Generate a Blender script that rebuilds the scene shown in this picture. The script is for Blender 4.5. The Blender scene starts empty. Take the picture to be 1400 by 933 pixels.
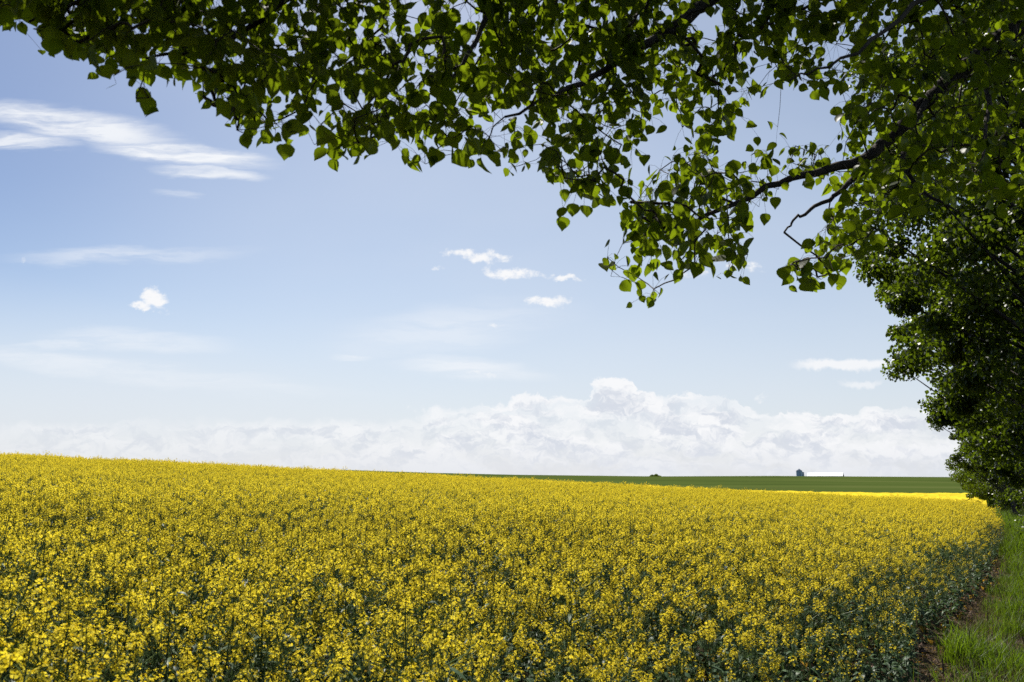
import bpy, math, random
import numpy as np
from mathutils import Vector

rng = np.random.default_rng(11)
random.seed(11)
sc = bpy.context.scene
C = sc.collection
R = math.radians

# ------------------------------------------------------------------ camera
FOC = 1089.0                      # focal length in pixels of the 1400 px wide photograph (28 mm)
PITCH = math.atan(184.5 / FOC)    # the horizon lies below the middle of the frame
cam_d = bpy.data.cameras.new('camera')
cam_d.lens = 28.0
cam_d.sensor_width = 36.0
cam_d.clip_start = 0.05
cam_d.clip_end = 30000
cam_d.dof.use_dof = True
cam_d.dof.focus_distance = 9.0
cam_d.dof.aperture_fstop = 4.5
cam = bpy.data.objects.new('camera', cam_d)
C.objects.link(cam)
cam.location = (0, 0, 0)          # eye level is z = 0, the grass under it is at -1.9
cam.rotation_euler = (math.pi / 2 + PITCH, 0, 0)
sc.camera = cam
cp, sp_ = math.cos(PITCH), math.sin(PITCH)


def at(px, py, Y):
    a, b = (px - 700) / FOC, (466.5 - py) / FOC
    dy = cp - b * sp_
    return np.array((a / dy * Y, Y, (sp_ + b * cp) / dy * Y))


def uv(px, py):
    p = at(px, py, 1.0)
    return p[0], p[2]


def to_px(P):
    P = np.asarray(P)
    f = P[..., 1] * cp + P[..., 2] * sp_
    up = -P[..., 1] * sp_ + P[..., 2] * cp
    return 700 + P[..., 0] / f * FOC, 466.5 - up / f * FOC


# ------------------------------------------------------------------ sun, sky, exposure
SUN_EL, SUN_AZ = 57.0, -17.0      # azimuth from +Y, positive towards +X
sun_d = bpy.data.lights.new('sun', 'SUN')
sun_d.energy = 5.0
sun_d.angle = R(0.53)
sun_d.color = (1.0, 0.95, 0.86)
sun = bpy.data.objects.new('sun', sun_d)
C.objects.link(sun)
SD = Vector((math.sin(R(SUN_AZ)) * math.cos(R(SUN_EL)), math.cos(R(SUN_AZ)) * math.cos(R(SUN_EL)), math.sin(R(SUN_EL))))
sun.rotation_euler = SD.to_track_quat('Z', 'Y').to_euler()
sun.location = (0, 0, 40)

vs = sc.view_settings
vs.view_transform = 'Standard'
vs.look = 'None'
EXPO = 0.6
vs.exposure = EXPO
vs.gamma = 1.0
vs.use_curve_mapping = False
sc.cycles.max_bounces = 5
sc.cycles.transparent_max_bounces = 8
sc.cycles.diffuse_bounces = 0
sc.cycles.glossy_bounces = 2
sc.cycles.transmission_bounces = 2
sc.cycles.caustics_reflective = False
sc.cycles.caustics_refractive = False
sc.cycles.use_denoising = False

world = bpy.data.worlds.new('World')
sc.world = world
world.use_nodes = True
wt = world.node_tree
wt.nodes.clear()


class NT:
    """small helper round a node tree"""
    def __init__(s, t):
        s.t = t

    def n(s, kind, **kw):
        nd = s.t.nodes.new(kind)
        for k, v in kw.items():
            setattr(nd, k, v)
        return nd

    def put(s, sock, v):
        if hasattr(v, 'is_output'):
            s.t.links.new(v, sock)
        elif v is not None:
            sock.default_value = v

    def m(s, op, a, b=None, c=None, clamp=False):
        nd = s.n('ShaderNodeMath', operation=op, use_clamp=clamp)
        for i, v in enumerate((a, b, c)):
            s.put(nd.inputs[i], v)
        return nd.outputs[0]

    def vm(s, op, a, b=None):
        nd = s.n('ShaderNodeVectorMath', operation=op)
        s.put(nd.inputs[0], a)
        if b is not None:
            s.put(nd.inputs[1], b)
        return nd

    def mix(s, f, a, b, blend='MIX'):
        nd = s.n('ShaderNodeMix', data_type='RGBA', blend_type=blend)
        s.put(nd.inputs[0], f)
        s.put(nd.inputs[6], a)
        s.put(nd.inputs[7], b)
        return nd.outputs[2]

    def noise(s, vec, scale, detail=4.0, rough=0.55, dist=0.0):
        nd = s.n('ShaderNodeTexNoise')
        s.put(nd.inputs['Vector'], vec)
        nd.inputs['Scale'].default_value = scale
        nd.inputs['Detail'].default_value = detail
        nd.inputs['Roughness'].default_value = rough
        nd.inputs['Distortion'].default_value = dist
        return nd

    def mr(s, v, a, b, c=0.0, d=1.0, interp='LINEAR'):
        nd = s.n('ShaderNodeMapRange', interpolation_type=interp)
        s.put(nd.inputs['Value'], v)
        for k, x in zip(('From Min', 'From Max', 'To Min', 'To Max'), (a, b, c, d)):
            s.put(nd.inputs[k], x)
        return nd.outputs[0]

    def ramp(s, f, stops):
        nd = s.n('ShaderNodeValToRGB')
        s.put(nd.inputs[0], f)
        e = nd.color_ramp.elements
        while len(e) < len(stops):
            e.new(0.5)
        for el, (p, c) in zip(e, stops):
            el.position = p
            el.color = c if len(c) == 4 else (*c, 1)
        return nd.outputs[0]


w = NT(wt)
SKY_STRENGTH = 0.10
sky = w.n('ShaderNodeTexSky', sky_type='NISHITA')
sky.sun_disc = False
sky.sun_elevation = R(SUN_EL)
sky.sun_rotation = R(SUN_AZ)
sky.altitude = 900
sky.air_density = 1.0
sky.dust_density = 1.6
sky.ozone_density = 1.6
tc = w.n('ShaderNodeTexCoord')
sep = w.n('ShaderNodeSeparateXYZ')
wt.links.new(tc.outputs['Generated'], sep.inputs[0])
yy = w.m('MAXIMUM', sep.outputs[1], 0.08)
U = w.m('DIVIDE', sep.outputs[0], yy)
V = w.m('DIVIDE', sep.outputs[2], yy)
cmb = w.n('ShaderNodeCombineXYZ')
wt.links.new(U, cmb.inputs[0])
wt.links.new(V, cmb.inputs[1])
P0 = cmb.outputs[0]


def warp(src, scale, amp, stretch=(1, 1, 1), detail=5.0, rough=0.6):
    mp = w.vm('MULTIPLY', src, stretch)
    nz = w.noise(mp.outputs[0], scale, detail, rough)
    d = w.vm('SUBTRACT', nz.outputs['Color'], (0.5, 0.5, 0.5))
    d2 = w.vm('MULTIPLY', d.outputs[0], (amp, amp * 0.75, 0))
    return w.vm('ADD', src, d2.outputs[0]).outputs[0]


P_puff = warp(P0, 26, 0.045)
P_wisp = warp(P0, 7, 0.05, (1.0, 5.0, 1.0))

# a fibrous texture that thins the cirrus
mpf = w.n('ShaderNodeMapping')
mpf.inputs['Rotation'].default_value = (0, 0, R(12))
mpf.inputs['Scale'].default_value = (5, 42, 1)
wt.links.new(P_wisp, mpf.inputs['Vector'])
fib = w.noise(mpf.outputs[0], 1.6, 6, 0.62)
fibre = w.mr(fib.outputs[0], 0.24, 0.56)


def cloud(src, px, py, hw, hh, rot, soft, amount):
    """soft edged elliptical cloud round the direction that the pixel names"""
    cu, cv = uv(px, py)
    mp = w.n('ShaderNodeMapping', vector_type='TEXTURE')
    mp.inputs['Location'].default_value = (cu, cv, 0)
    mp.inputs['Rotation'].default_value = (0, 0, R(rot))
    k = 1.0 / FOC * (1.0 + 0.3 * cv)
    mp.inputs['Scale'].default_value = (hw * k, hh * k, 1)
    wt.links.new(src, mp.inputs['Vector'])
    ln = w.vm('LENGTH', mp.outputs[0]).outputs['Value']
    return w.mr(ln, 1.0 + soft, 1.0 - soft, 0.0, amount, 'SMOOTHSTEP')


def cmax(lst):
    r = lst[0]
    for x in lst[1:]:
        r = w.m('MAXIMUM', r, x)
    return r


wisps = cmax([
    cloud(P_wisp, 95, 170, 125, 18, -10, 0.55, 0.9),
    cloud(P_wisp, 30, 194, 66, 10, -2, 0.55, 0.8),
    cloud(P_wisp, 250, 211, 95, 13, -6, 0.5, 0.95),
    cloud(P_wisp, 285, 238, 60, 7, -6, 0.5, 0.8),
    cloud(P_wisp, 240, 265, 22, 4, -5, 0.7, 0.4),
    cloud(P_wisp, 170, 350, 110, 8, 2, 0.8, 0.5),
    cloud(P_wisp, 70, 473, 45, 4, 0, 0.8, 0.5),
    cloud(P_wisp, 90, 498, 190, 11, -8, 0.85, 0.45),
    cloud(P_wisp, 190, 468, 90, 10, -4, 0.85, 0.45),
    cloud(P_wisp, 250, 515, 160, 9, -5, 0.85, 0.35),
    cloud(P_wisp, 610, 450, 110, 24, 8, 0.9, 0.4),
    cloud(P_wisp, 640, 505, 75, 12, -6, 0.8, 0.6),
    cloud(P_wisp, 480, 486, 25, 4, 0, 0.8, 0.5),
    cloud(P_wisp, 100, 30, 90, 18, -25, 0.8, 0.5),
])
wisps = w.m('MULTIPLY', wisps, fibre)
lens = cmax([
    cloud(P_puff, 1160, 499, 62, 8, 1, 0.35, 0.85),
    cloud(P_puff, 1178, 522, 22, 4, 0, 0.5, 0.6),
])
puffs = cmax([
    cloud(P_puff, 209, 410, 19, 14, -10, 0.8, 1.0),
    cloud(P_puff, 192, 419, 18, 7, 0, 0.8, 0.9),
    cloud(P_puff, 224, 428, 12, 6, 0, 0.9, 0.55),
    cloud(P_puff, 652, 351, 48, 11, -4, 0.8, 0.85),
    cloud(P_puff, 700, 375, 42, 9, -3, 0.8, 0.85),
    cloud(P_puff, 770, 379, 34, 5, 0, 0.8, 0.8),
    cloud(P_puff, 748, 415, 34, 9, 4, 0.8, 0.85),
    cloud(P_puff, 598, 370, 12, 5, 0, 0.9, 0.6),
    cloud(P_puff, 678, 447, 12, 4, 0, 0.8, 0.55),
    cloud(P_puff, 658, 509, 28, 4, 0, 0.8, 0.6),
    cloud(P_puff, 1012, 362, 30, 8, -4, 0.8, 0.7),
    cloud(P_puff, 950, 374, 24, 6, 0, 0.8, 0.6),
    cloud(P_puff, 1240, 420, 40, 7, 8, 0.8, 0.5),
    cloud(P_puff, 575, 555, 34, 6, 0, 0.8, 0.5),
    cloud(P_puff, 1035, 541, 16, 10, 0, 0.9, 0.6),
    cloud(P_puff, 32, 357, 8, 9, 0, 0.9, 0.5),
])

# the bank of cumulus along the horizon: its top edge as a curve over azimuth
fc = w.n('ShaderNodeFloatCurve')
top = [(-500, 585), (0, 583), (100, 578), (200, 573), (320, 574), (430, 575), (560, 574), (605, 556), (680, 550), (735, 540), (790, 545),
       (808, 524), (838, 514), (868, 522), (880, 541), (950, 541), (1010, 552), (1060, 566), (1090, 560), (1150, 568), (1200, 556),
       (1290, 570), (1400, 575), (2000, 580)]
umap = lambda u: (u + 1.2) / 2.4
pts = [(umap((x - 700) / FOC / (cp + 0.0)), uv(x, y)[1] / 0.2) for x, y in top]
cv_ = fc.mapping.curves[0]
pts = [p for p in pts if 0.0 < p[0] < 1.0]
cv_.points[0].location = (0.0, pts[0][1])
cv_.points[1].location = (1.0, pts[-1][1])
for p in pts:
    q = cv_.points.new(*p)
for q in cv_.points:
    q.handle_type = 'AUTO_CLAMPED'
fc.mapping.update()
P_bank = warp(warp(P0, 30, 0.034, (1.0, 1.2, 1.0), 3, 0.5), 80, 0.024, (1.0, 1.1, 1.0), 6, 0.65)
sb = w.n('ShaderNodeSeparateXYZ')
wt.links.new(P_bank, sb.inputs[0])
wt.links.new(w.m('ADD', w.m('DIVIDE', sb.outputs[0], 2.4), 0.5, clamp=True), fc.inputs['Value'])
vtop = w.m('MULTIPLY', fc.outputs[0], 0.2)
depth_in = w.m('SUBTRACT', vtop, sb.outputs[1])
side = w.mr(U, -0.18, -0.02, 0.012, 0.0028)        # soft, hazy edge to the left, crisp to the right
bank = w.m('DIVIDE', depth_in, side)
bank = w.m('MULTIPLY', w.mr(bank, -0.4, 1.0, 0, 1, 'SMOOTHSTEP'), w.mr(U, -0.35, 0.0, 0.50, 0.95))
brk = w.noise(w.vm('MULTIPLY', P_bank, (1.0, 3.0, 1.0)).outputs[0], 9, 4, 0.6)
bank = w.m('MULTIPLY', bank, w.mr(brk.outputs[0], 0.38, 0.56, 0.45, 1.0, 'SMOOTHSTEP'))
# billows: bright tops, greyish lavender undersides
nb1 = w.noise(w.vm('MULTIPLY', P_bank, (1.0, 2.0, 1.0)).outputs[0], 20, 6, 0.62, 0.4)
nb2 = w.noise(w.vm('MULTIPLY', P_bank, (1.0, 1.7, 1.0)).outputs[0], 70, 5, 0.65, 0.4)
bil = w.m('ADD', w.m('MULTIPLY', nb1.outputs[0], 0.65), w.m('MULTIPLY', nb2.outputs[0], 0.35))
edge_l = w.mr(depth_in, 0.001, 0.012, 0.12, 0.0)
lit = w.mr(w.m('ADD', bil, edge_l), 0.40, 0.56, 0, 1, 'SMOOTHSTEP')
CW = 1.0 / SKY_STRENGTH / 2 ** EXPO
white = (0.95 * CW, 0.955 * CW, 0.97 * CW, 1)
grey = (0.68 * CW, 0.72 * CW, 0.80 * CW, 1)
bank_col = w.mix(lit, grey, white)
bank_col = w.mix(w.mr(V, 0.0, 0.05, 0.75, 0.0, 'SMOOTHSTEP'), bank_col, (0.78 * CW, 0.805 * CW, 0.86 * CW, 1))
# pale air near the horizon under the bank
low = w.mr(V, 0.02, 0.26, 0.60, 0.0, 'SMOOTHSTEP')

deep = w.m('MULTIPLY', w.mr(U, -0.75, -0.05, 1.0, 0.0, 'SMOOTHSTEP'), w.mr(V, 0.05, 0.45, 0.25, 1.0, 'SMOOTHSTEP'))
tint = w.mix(1.0, sky.outputs[0], w.mix(deep, (0.84, 0.81, 0.765, 1), (0.61, 0.63, 0.675, 1)), 'MULTIPLY')
veil_n = w.noise(w.vm('MULTIPLY', P0, (1.0, 2.2, 1.0)).outputs[0], 1.6, 4, 0.5)
veil = w.m('MULTIPLY', w.mr(veil_n.outputs[0], 0.3, 0.7, 0.30, 0.60), w.mr(V, 0.0, 0.7, 1.15, 0.35))
veil = w.m('MULTIPLY', veil, w.m('MAXIMUM', w.mr(U, -0.8, -0.05, 0.12, 1.0, 'SMOOTHSTEP'), w.mr(V, 0.06, 0.36, 1.0, 0.0, 'SMOOTHSTEP')))
col = w.mix(veil, tint, (0.74 * CW, 0.79 * CW, 0.87 * CW, 1))
col = w.mix(low, col, (0.74 * CW, 0.775 * CW, 0.85 * CW, 1))
col = w.mix(wisps, col, (0.93 * CW, 0.95 * CW, 0.98 * CW, 1))
col = w.mix(bank, col, bank_col)
ragn = w.noise(w.vm('MULTIPLY', P0, (1.0, 1.5, 1.0)).outputs[0], 75, 6, 0.65)
puffs = w.m('MULTIPLY', w.mr(w.m('ADD', puffs, w.m('MULTIPLY', w.m('SUBTRACT', ragn.outputs[0], 0.5), 1.3)), 0.40, 0.95, 0, 1, 'SMOOTHSTEP'), w.mr(puffs, 0.0, 0.25))
col = w.mix(w.m('MAXIMUM', puffs, lens), col, white)
bg = w.n('ShaderNodeBackground')
bg.inputs['Strength'].default_value = SKY_STRENGTH
wt.links.new(col, bg.inputs['Color'])
wo = w.n('ShaderNodeOutputWorld')
wt.links.new(bg.outputs[0], wo.inputs['Surface'])


# ------------------------------------------------------------------ helpers
class MB:
    """collects vertices and faces and links them as ONE mesh object"""
    def __init__(s):
        s.V, s.F, s.n = [], [], 0

    def add(s, verts, faces, mat=0, smooth=False):
        verts = np.asarray(verts, dtype=np.float32).reshape(-1, 3)
        faces = np.asarray(faces, dtype=np.int32)
        s.V.append(verts)
        s.F.append((faces + s.n, mat, smooth))
        s.n += len(verts)

    def tube(s, pts, rad, sides=6, mat=0, smooth=True):
        pts = np.asarray(pts, float)
        n = len(pts)
        rad = np.broadcast_to(np.asarray(rad, float), (n,))
        t = np.gradient(pts, axis=0)
        t /= np.linalg.norm(t, axis=1, keepdims=True) + 1e-9
        ref = np.array((0.31, 0.17, 0.93)) if abs(t[0][2]) < 0.9 else np.array((1.0, 0.1, 0.05))
        a = np.cross(t, ref)
        a /= np.linalg.norm(a, axis=1, keepdims=True) + 1e-9
        b = np.cross(t, a)
        th = np.arange(sides) / sides * 2 * math.pi
        ring = pts[:, None] + rad[:, None, None] * (np.cos(th)[None, :, None] * a[:, None] + np.sin(th)[None, :, None] * b[:, None])
        i = np.arange(n - 1)[:, None] * sides
        j = np.arange(sides)[None]
        k = (j + 1) % sides
        f = np.stack([i + j, i + k, i + sides + k, i + sides + j], -1).reshape(-1, 4)
        s.add(ring.reshape(-1, 3), f, mat, smooth)

    def box(s, x0, x1, y0, y1, z0, z1, mat=0):
        v = [(x, y, z) for z in (z0, z1) for y in (y0, y1) for x in (x0, x1)]
        s.add(v, [(0, 2, 3, 1), (4, 5, 7, 6), (0, 1, 5, 4), (2, 6, 7, 3), (0, 4, 6, 2), (1, 3, 7, 5)], mat)

    def mesh(s, name, mats):
        me = bpy.data.meshes.new(name)
        V = np.concatenate(s.V)
        me.vertices.add(len(V))
        me.vertices.foreach_set('co', V.ravel())
        tot = np.concatenate([np.full(len(f), f.shape[1], np.int32) for f, _, _ in s.F])
        idx = np.concatenate([f.ravel() for f, _, _ in s.F]).astype(np.int32)
        me.loops.add(len(idx))
        me.loops.foreach_set('vertex_index', idx)
        me.polygons.add(len(tot))
        st = np.zeros(len(tot), np.int32)
        st[1:] = np.cumsum(tot)[:-1]
        me.polygons.foreach_set('loop_start', st)
        me.polygons.foreach_set('loop_total', tot)
        me.polygons.foreach_set('material_index', np.concatenate([np.full(len(f), m, np.int32) for f, m, _ in s.F]))
        me.polygons.foreach_set('use_smooth', np.concatenate([np.full(len(f), sm, bool) for f, _, sm in s.F]))
        for m in mats:
            me.materials.append(m)
        me.update(calc_edges=True)
        me.validate()
        return me

    def build(s, name, mats, parent=None):
        o = bpy.data.objects.new(name, s.mesh(name, mats if isinstance(mats, (list, tuple)) else [mats]))
        C.objects.link(o)
        if parent is not None:
            o.parent = parent
        return o


def tag(o, label=None, cat=None, group=None, kind=None):
    if label:
        o['label'] = label
    if cat:
        o['category'] = cat
    if group:
        o['group'] = group
    if kind:
        o['kind'] = kind
    return o


def empty(name, loc, rz=0):
    o = bpy.data.objects.new(name, None)
    o.empty_display_size = 0.3
    C.objects.link(o)
    o.location = loc
    o.rotation_euler = (0, 0, rz)
    return o


def sstep(a, b, x):
    t = np.clip((x - a) / (b - a), 0, 1)
    return t * t * (3 - 2 * t)


def unit(v):
    return v / (np.linalg.norm(v, axis=-1, keepdims=True) + 1e-9)


# ------------------------------------------------------------------ materials
def material(name):
    m = bpy.data.materials.new(name)
    m.use_nodes = True
    m.node_tree.nodes.clear()
    return m, NT(m.node_tree)


def finish(nt, shader):
    o = nt.n('ShaderNodeOutputMaterial')
    nt.t.links.new(shader, o.inputs['Surface'])


def leafy(name, cols, trans_col, trans=0.45, gloss=0.0, rough=0.4, use_random=True):
    """thin leaf: diffuse front, light shining through, a little gloss"""
    m, n = material(name)
    geo = n.n('ShaderNodeNewGeometry')
    oi = n.n('ShaderNodeObjectInfo')
    rnd = n.m('FRACT', n.m('ADD', geo.outputs['Random Per Island'], oi.outputs['Random']))
    k = len(cols)
    c = n.ramp(rnd, [(i / max(1, k - 1), x) for i, x in enumerate(cols)])
    df = n.n('ShaderNodeBsdfDiffuse')
    n.put(df.inputs['Color'], c)
    tr = n.n('ShaderNodeBsdfTranslucent')
    tcol = n.mix(0.35, (*trans_col, 1), c)
    n.put(tr.inputs['Color'], tcol)
    mx = n.n('ShaderNodeMixShader')
    mx.inputs[0].default_value = trans
    n.t.links.new(df.outputs[0], mx.inputs[1])
    n.t.links.new(tr.outputs[0], mx.inputs[2])
    out = mx.outputs[0]
    if gloss > 0:
        gl = n.n('ShaderNodeBsdfGlossy')
        gl.inputs['Roughness'].default_value = rough
        gl.inputs['Color'].default_value = (1, 1, 1, 1)
        lw = n.n('ShaderNodeLayerWeight')
        lw.inputs['Blend'].default_value = 0.25
        f = n.mr(lw.outputs['Fresnel'], 0, 1, gloss * 0.4, gloss * 3)
        m2 = n.n('ShaderNodeMixShader')
        n.put(m2.inputs[0], f)
        n.t.links.new(out, m2.inputs[1])
        n.t.links.new(gl.outputs[0], m2.inputs[2])
        out = m2.outputs[0]
    finish(n, out)
    return m


def plain(name, c0, c1, scale=6.0, rough=0.8, bump=0.0, stretch=(1, 1, 1), detail=5, metallic=0.0, spec=0.3):
    m, n = material(name)
    t = n.n('ShaderNodeTexCoord')
    v = n.vm('MULTIPLY', t.outputs['Object'], stretch).outputs[0]
    nz = n.noise(v, scale, detail, 0.6)
    c = n.mix(n.mr(nz.outputs[0], 0.3, 0.7), (*c0, 1), (*c1, 1))
    b = n.n('ShaderNodeBsdfPrincipled')
    n.put(b.inputs['Base Color'], c)
    b.inputs['Roughness'].default_value = rough
    b.inputs['Metallic'].default_value = metallic
    b.inputs['Specular IOR Level'].default_value = spec
    if bump:
        bp = n.n('ShaderNodeBump')
        bp.inputs['Strength'].default_value = bump
        n.t.links.new(nz.outputs[0], bp.inputs['Height'])
        n.t.links.new(bp.outputs[0], b.inputs['Normal'])
    finish(n, b.outputs[0])
    return m


M = {}
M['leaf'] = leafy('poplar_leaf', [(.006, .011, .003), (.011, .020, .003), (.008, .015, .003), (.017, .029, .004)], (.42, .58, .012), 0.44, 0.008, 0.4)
M['leaf_far'] = leafy('tree_leaf', [(.010, .019, .004), (.020, .036, .005), (.014, .026, .004), (.052, .080, .011)], (.28, .41, .012), 0.34, 0.020, 0.45)
M['petal'] = leafy('canola_petal', [(.90, .70, .026), (.94, .80, .12), (.92, .74, .034), (.86, .56, .012)], (.95, .75, .03), 0.5)
M['bud'] = leafy('canola_bud', [(.30, .32, .03), (.42, .38, .03)], (.4, .4, .03), 0.3)
M['stem'] = leafy('canola_stem', [(.095, .150, .040), (.15, .21, .06)], (.19, .28, .05), 0.25, 0.03, 0.45)
M['cleaf'] = leafy('canola_leaf', [(.045, .080, .040), (.065, .105, .055), (.055, .10, .035)], (.12, .20, .04), 0.25, 0.03, 0.4)
M['yleaf'] = leafy('yellowed_leaf', [(.38, .24, .03), (.45, .25, .03)], (.5, .3, .02), 0.3)
M['grass'] = leafy('grass_blade', [(.026, .058, .005), (.052, .098, .008), (.036, .074, .007), (.095, .12, .020)], (.24, .38, .010), 0.46, 0.006, 0.5)
M['straw'] = leafy('dry_straw', [(.15, .115, .07), (.10, .07, .042), (.20, .16, .10), (.06, .042, .027)], (.3, .2, .1), 0.15)
M['bark'] = plain('bark', (.04, .032, .025), (.12, .10, .08), 14, 0.9, 0.5, (1, 1, .35))
M['twig'] = plain('twig_bark', (.05, .035, .025), (.10, .075, .05), 30, 0.8)
M['deadtwig'] = plain('dead_twig', (.16, .13, .10), (.26, .22, .18), 10, 0.9)


# ------------------------------------------------------------------ terrain
EDGE_Y = np.array([-60, 0, 4.0, 8.4, 16.9, 34, 69, 150, 215, 500])
EDGE_X = np.array([-40, -1.5, 1.1, 3.95, 9.6, 20.3, 40.3, 86.5, 124, 290])


def edge(Y):
    return np.interp(Y, EDGE_Y, EDGE_X)


FAR_Y = 215.0


def ground_z(X, Y):
    X, Y = np.asarray(X, float), np.asarray(Y, float)
    Rr = np.hypot(X, Y)
    lim = 62.0
    q = np.where(Rr > lim * 1.1, lim * 1.1 / np.maximum(Rr, 1e-3), 1.0)
    x, y = X * q, Y * q
    z = -1.9 + 0.007 * y - 0.05 * x
    z = z - 2.5 * sstep(62, 140, Y) - 2.0 * sstep(60, 300, -Y)
    z = z + 0.10 * np.sin(X * 0.11 + 1.0) * np.sin(Y * 0.09 + 0.4) * sstep(6, 40, Rr) * (1 - sstep(300, 500, Rr))
    # the far green hill
    u = X / np.maximum(Y, 1.0)
    crest = np.interp(u, [-3, -0.2, -0.165, -0.09, 0, 0.18, 0.32, 0.55, 0.8, 3], [9, 8.0, 6.6, 4.0, 1.7, -0.6, 0.1, -1.6, -2, -2])
    t = sstep(FAR_Y, 1100, Y)
    tl = np.clip((Y - FAR_Y) / (1100 - FAR_Y), 0, 1)
    t = 0.55 * t + 0.45 * tl
    hill = z * (1 - t) + crest * t
    hill = hill + 0.5 * np.sin(X * 0.006 + Y * 0.013) * sstep(FAR_Y, 500, Y) * (1 - sstep(800, 1080, Y))
    z = np.where(Y > FAR_Y, hill, z)
    z = z - 45 * sstep(1120, 4000, Y)
    return z


angs = np.concatenate([np.radians(np.linspace(-46, 46, 260)), np.radians(np.linspace(46, 314, 91)[1:-1])])
rads = np.concatenate([np.geomspace(0.4, 60, 150), np.geomspace(60, 1500, 190)[1:], np.geomspace(1500, 16000, 24)[1:]])
AA, RR = np.meshgrid(angs, rads)
GX, GY = np.sin(AA) * RR, np.cos(AA) * RR
GZ = ground_z(GX, GY)
na, nr = len(angs), len(rads)
gv = np.stack([GX, GY, GZ], -1).reshape(-1, 3)
i, j = np.meshgrid(np.arange(nr - 1), np.arange(na), indexing='ij')
jn = (j + 1) % na
gf = np.stack([i * na + j, i * na + jn, (i + 1) * na + jn, (i + 1) * na + j], -1).reshape(-1, 4)
g = MB()
g.add(gv, gf, 0, True)
centre = len(gv)
g.add(np.array([[0, 0, -1.9]]), np.zeros((0, 3), int))
g.add(np.concatenate([np.array([[0, 0, -1.9]]), gv[:na]]), [(0, 1 + (k + 1) % na, 1 + k) for k in range(na)], 0, True)

gm, n = material('soil_and_grass')
geo = n.n('ShaderNodeNewGeometry')
pos = geo.outputs['Position']
sp3 = n.n('ShaderNodeSeparateXYZ')
n.t.links.new(pos, sp3.inputs[0])
zone = n.n('ShaderNodeAttribute', attribute_name='verge')
nz1 = n.noise(pos, 1.7, 6, 0.65)
nz2 = n.noise(pos, 22, 6, 0.7)
soil = n.mix(n.mr(nz2.outputs[0], 0.3, 0.7), (.016, .012, .008, 1), (.060, .044, .030, 1))
gr = n.mix(n.mr(nz2.outputs[0], 0.3, 0.7), (.035, .06, .012, 1), (.085, .11, .03, 1))
gmask = n.mr(n.m('ADD', zone.outputs['Fac'], n.m('MULTIPLY', n.m('SUBTRACT', nz1.outputs[0], 0.5), 1.8)), 0.25, 0.8)
near = n.mix(gmask, soil, gr)
# far crop: long faint bands and bare streaks
st = n.vm('MULTIPLY', pos, (0.0035, 0.022, 0.0)).outputs[0]
fb = n.noise(st, 1.0, 5, 0.55, 0.4)
fine = n.noise(n.vm('MULTIPLY', pos, (0.02, 0.16, 0.0)).outputs[0], 1.0, 4, 0.6)
big = n.noise(n.vm('MULTIPLY', pos, (0.006, 0.006, 0.0)).outputs[0], 1.0, 3, 0.5)
fbm = n.m('ADD', n.m('ADD', n.m('MULTIPLY', fb.outputs[0], 0.45), n.m('MULTIPLY', fine.outputs[0], 0.2)), n.m('MULTIPLY', big.outputs[0], 0.35))
far = n.ramp(fbm, [(0.36, (.030, .048, .012)), (0.46, (.046, .066, .016)), (0.54, (.056, .078, .019)), (0.64, (.085, .096, .032))])
bare = n.noise(n.vm('MULTIPLY', pos, (0.004, 0.05, 0.0)).outputs[0], 1.3, 3, 0.5)
far = n.mix(n.mr(bare.outputs[0], 0.64, 0.70, 0, 0.55), far, (.12, .095, .05, 1))
isfar = n.mr(sp3.outputs[1], FAR_Y - 2, FAR_Y + 3)
colr = n.mix(isfar, near, far)
b = n.n('ShaderNodeBsdfPrincipled')
n.put(b.inputs['Base Color'], colr)
b.inputs['Roughness'].default_value = 0.95
b.inputs['Specular IOR Level'].default_value = 0.0
bp = n.n('ShaderNodeBump')
n.put(bp.inputs['Strength'], n.m('MULTIPLY', n.m('SUBTRACT', 1.0, n.mr(sp3.outputs[1], 20, 60)), 0.8))
bp.inputs['Distance'].default_value = 0.05
n.t.links.new(nz2.outputs[0], bp.inputs['Height'])
n.t.links.new(bp.outputs[0], b.inputs['Normal'])
finish(n, b.outputs[0])
ground = g.build('ground', gm)
tag(ground, kind='structure')
co = np.empty(len(ground.data.vertices) * 3, np.float32)
ground.data.vertices.foreach_get('co', co)
co = co.reshape(-1, 3)
att = ground.data.attributes.new('verge', 'FLOAT', 'POINT')
att.data.foreach_set('value', (np.clip((co[:, 0] - edge(co[:, 1])) * 0.8, -3, 3)).astype(np.float32))

# ------------------------------------------------------------------ crop plants (prototypes)
proto_col = bpy.data.collections.new('crop_plants')     # not linked to the scene: only a source for scattered stuff


def proto(name, mb, mats, col):
    o = bpy.data.objects.new(name, mb.mesh(name, mats))
    col.objects.link(o)
    return o


CROP_MATS = [M['stem'], M['petal'], M['bud'], M['cleaf'], M['yleaf']]


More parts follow.
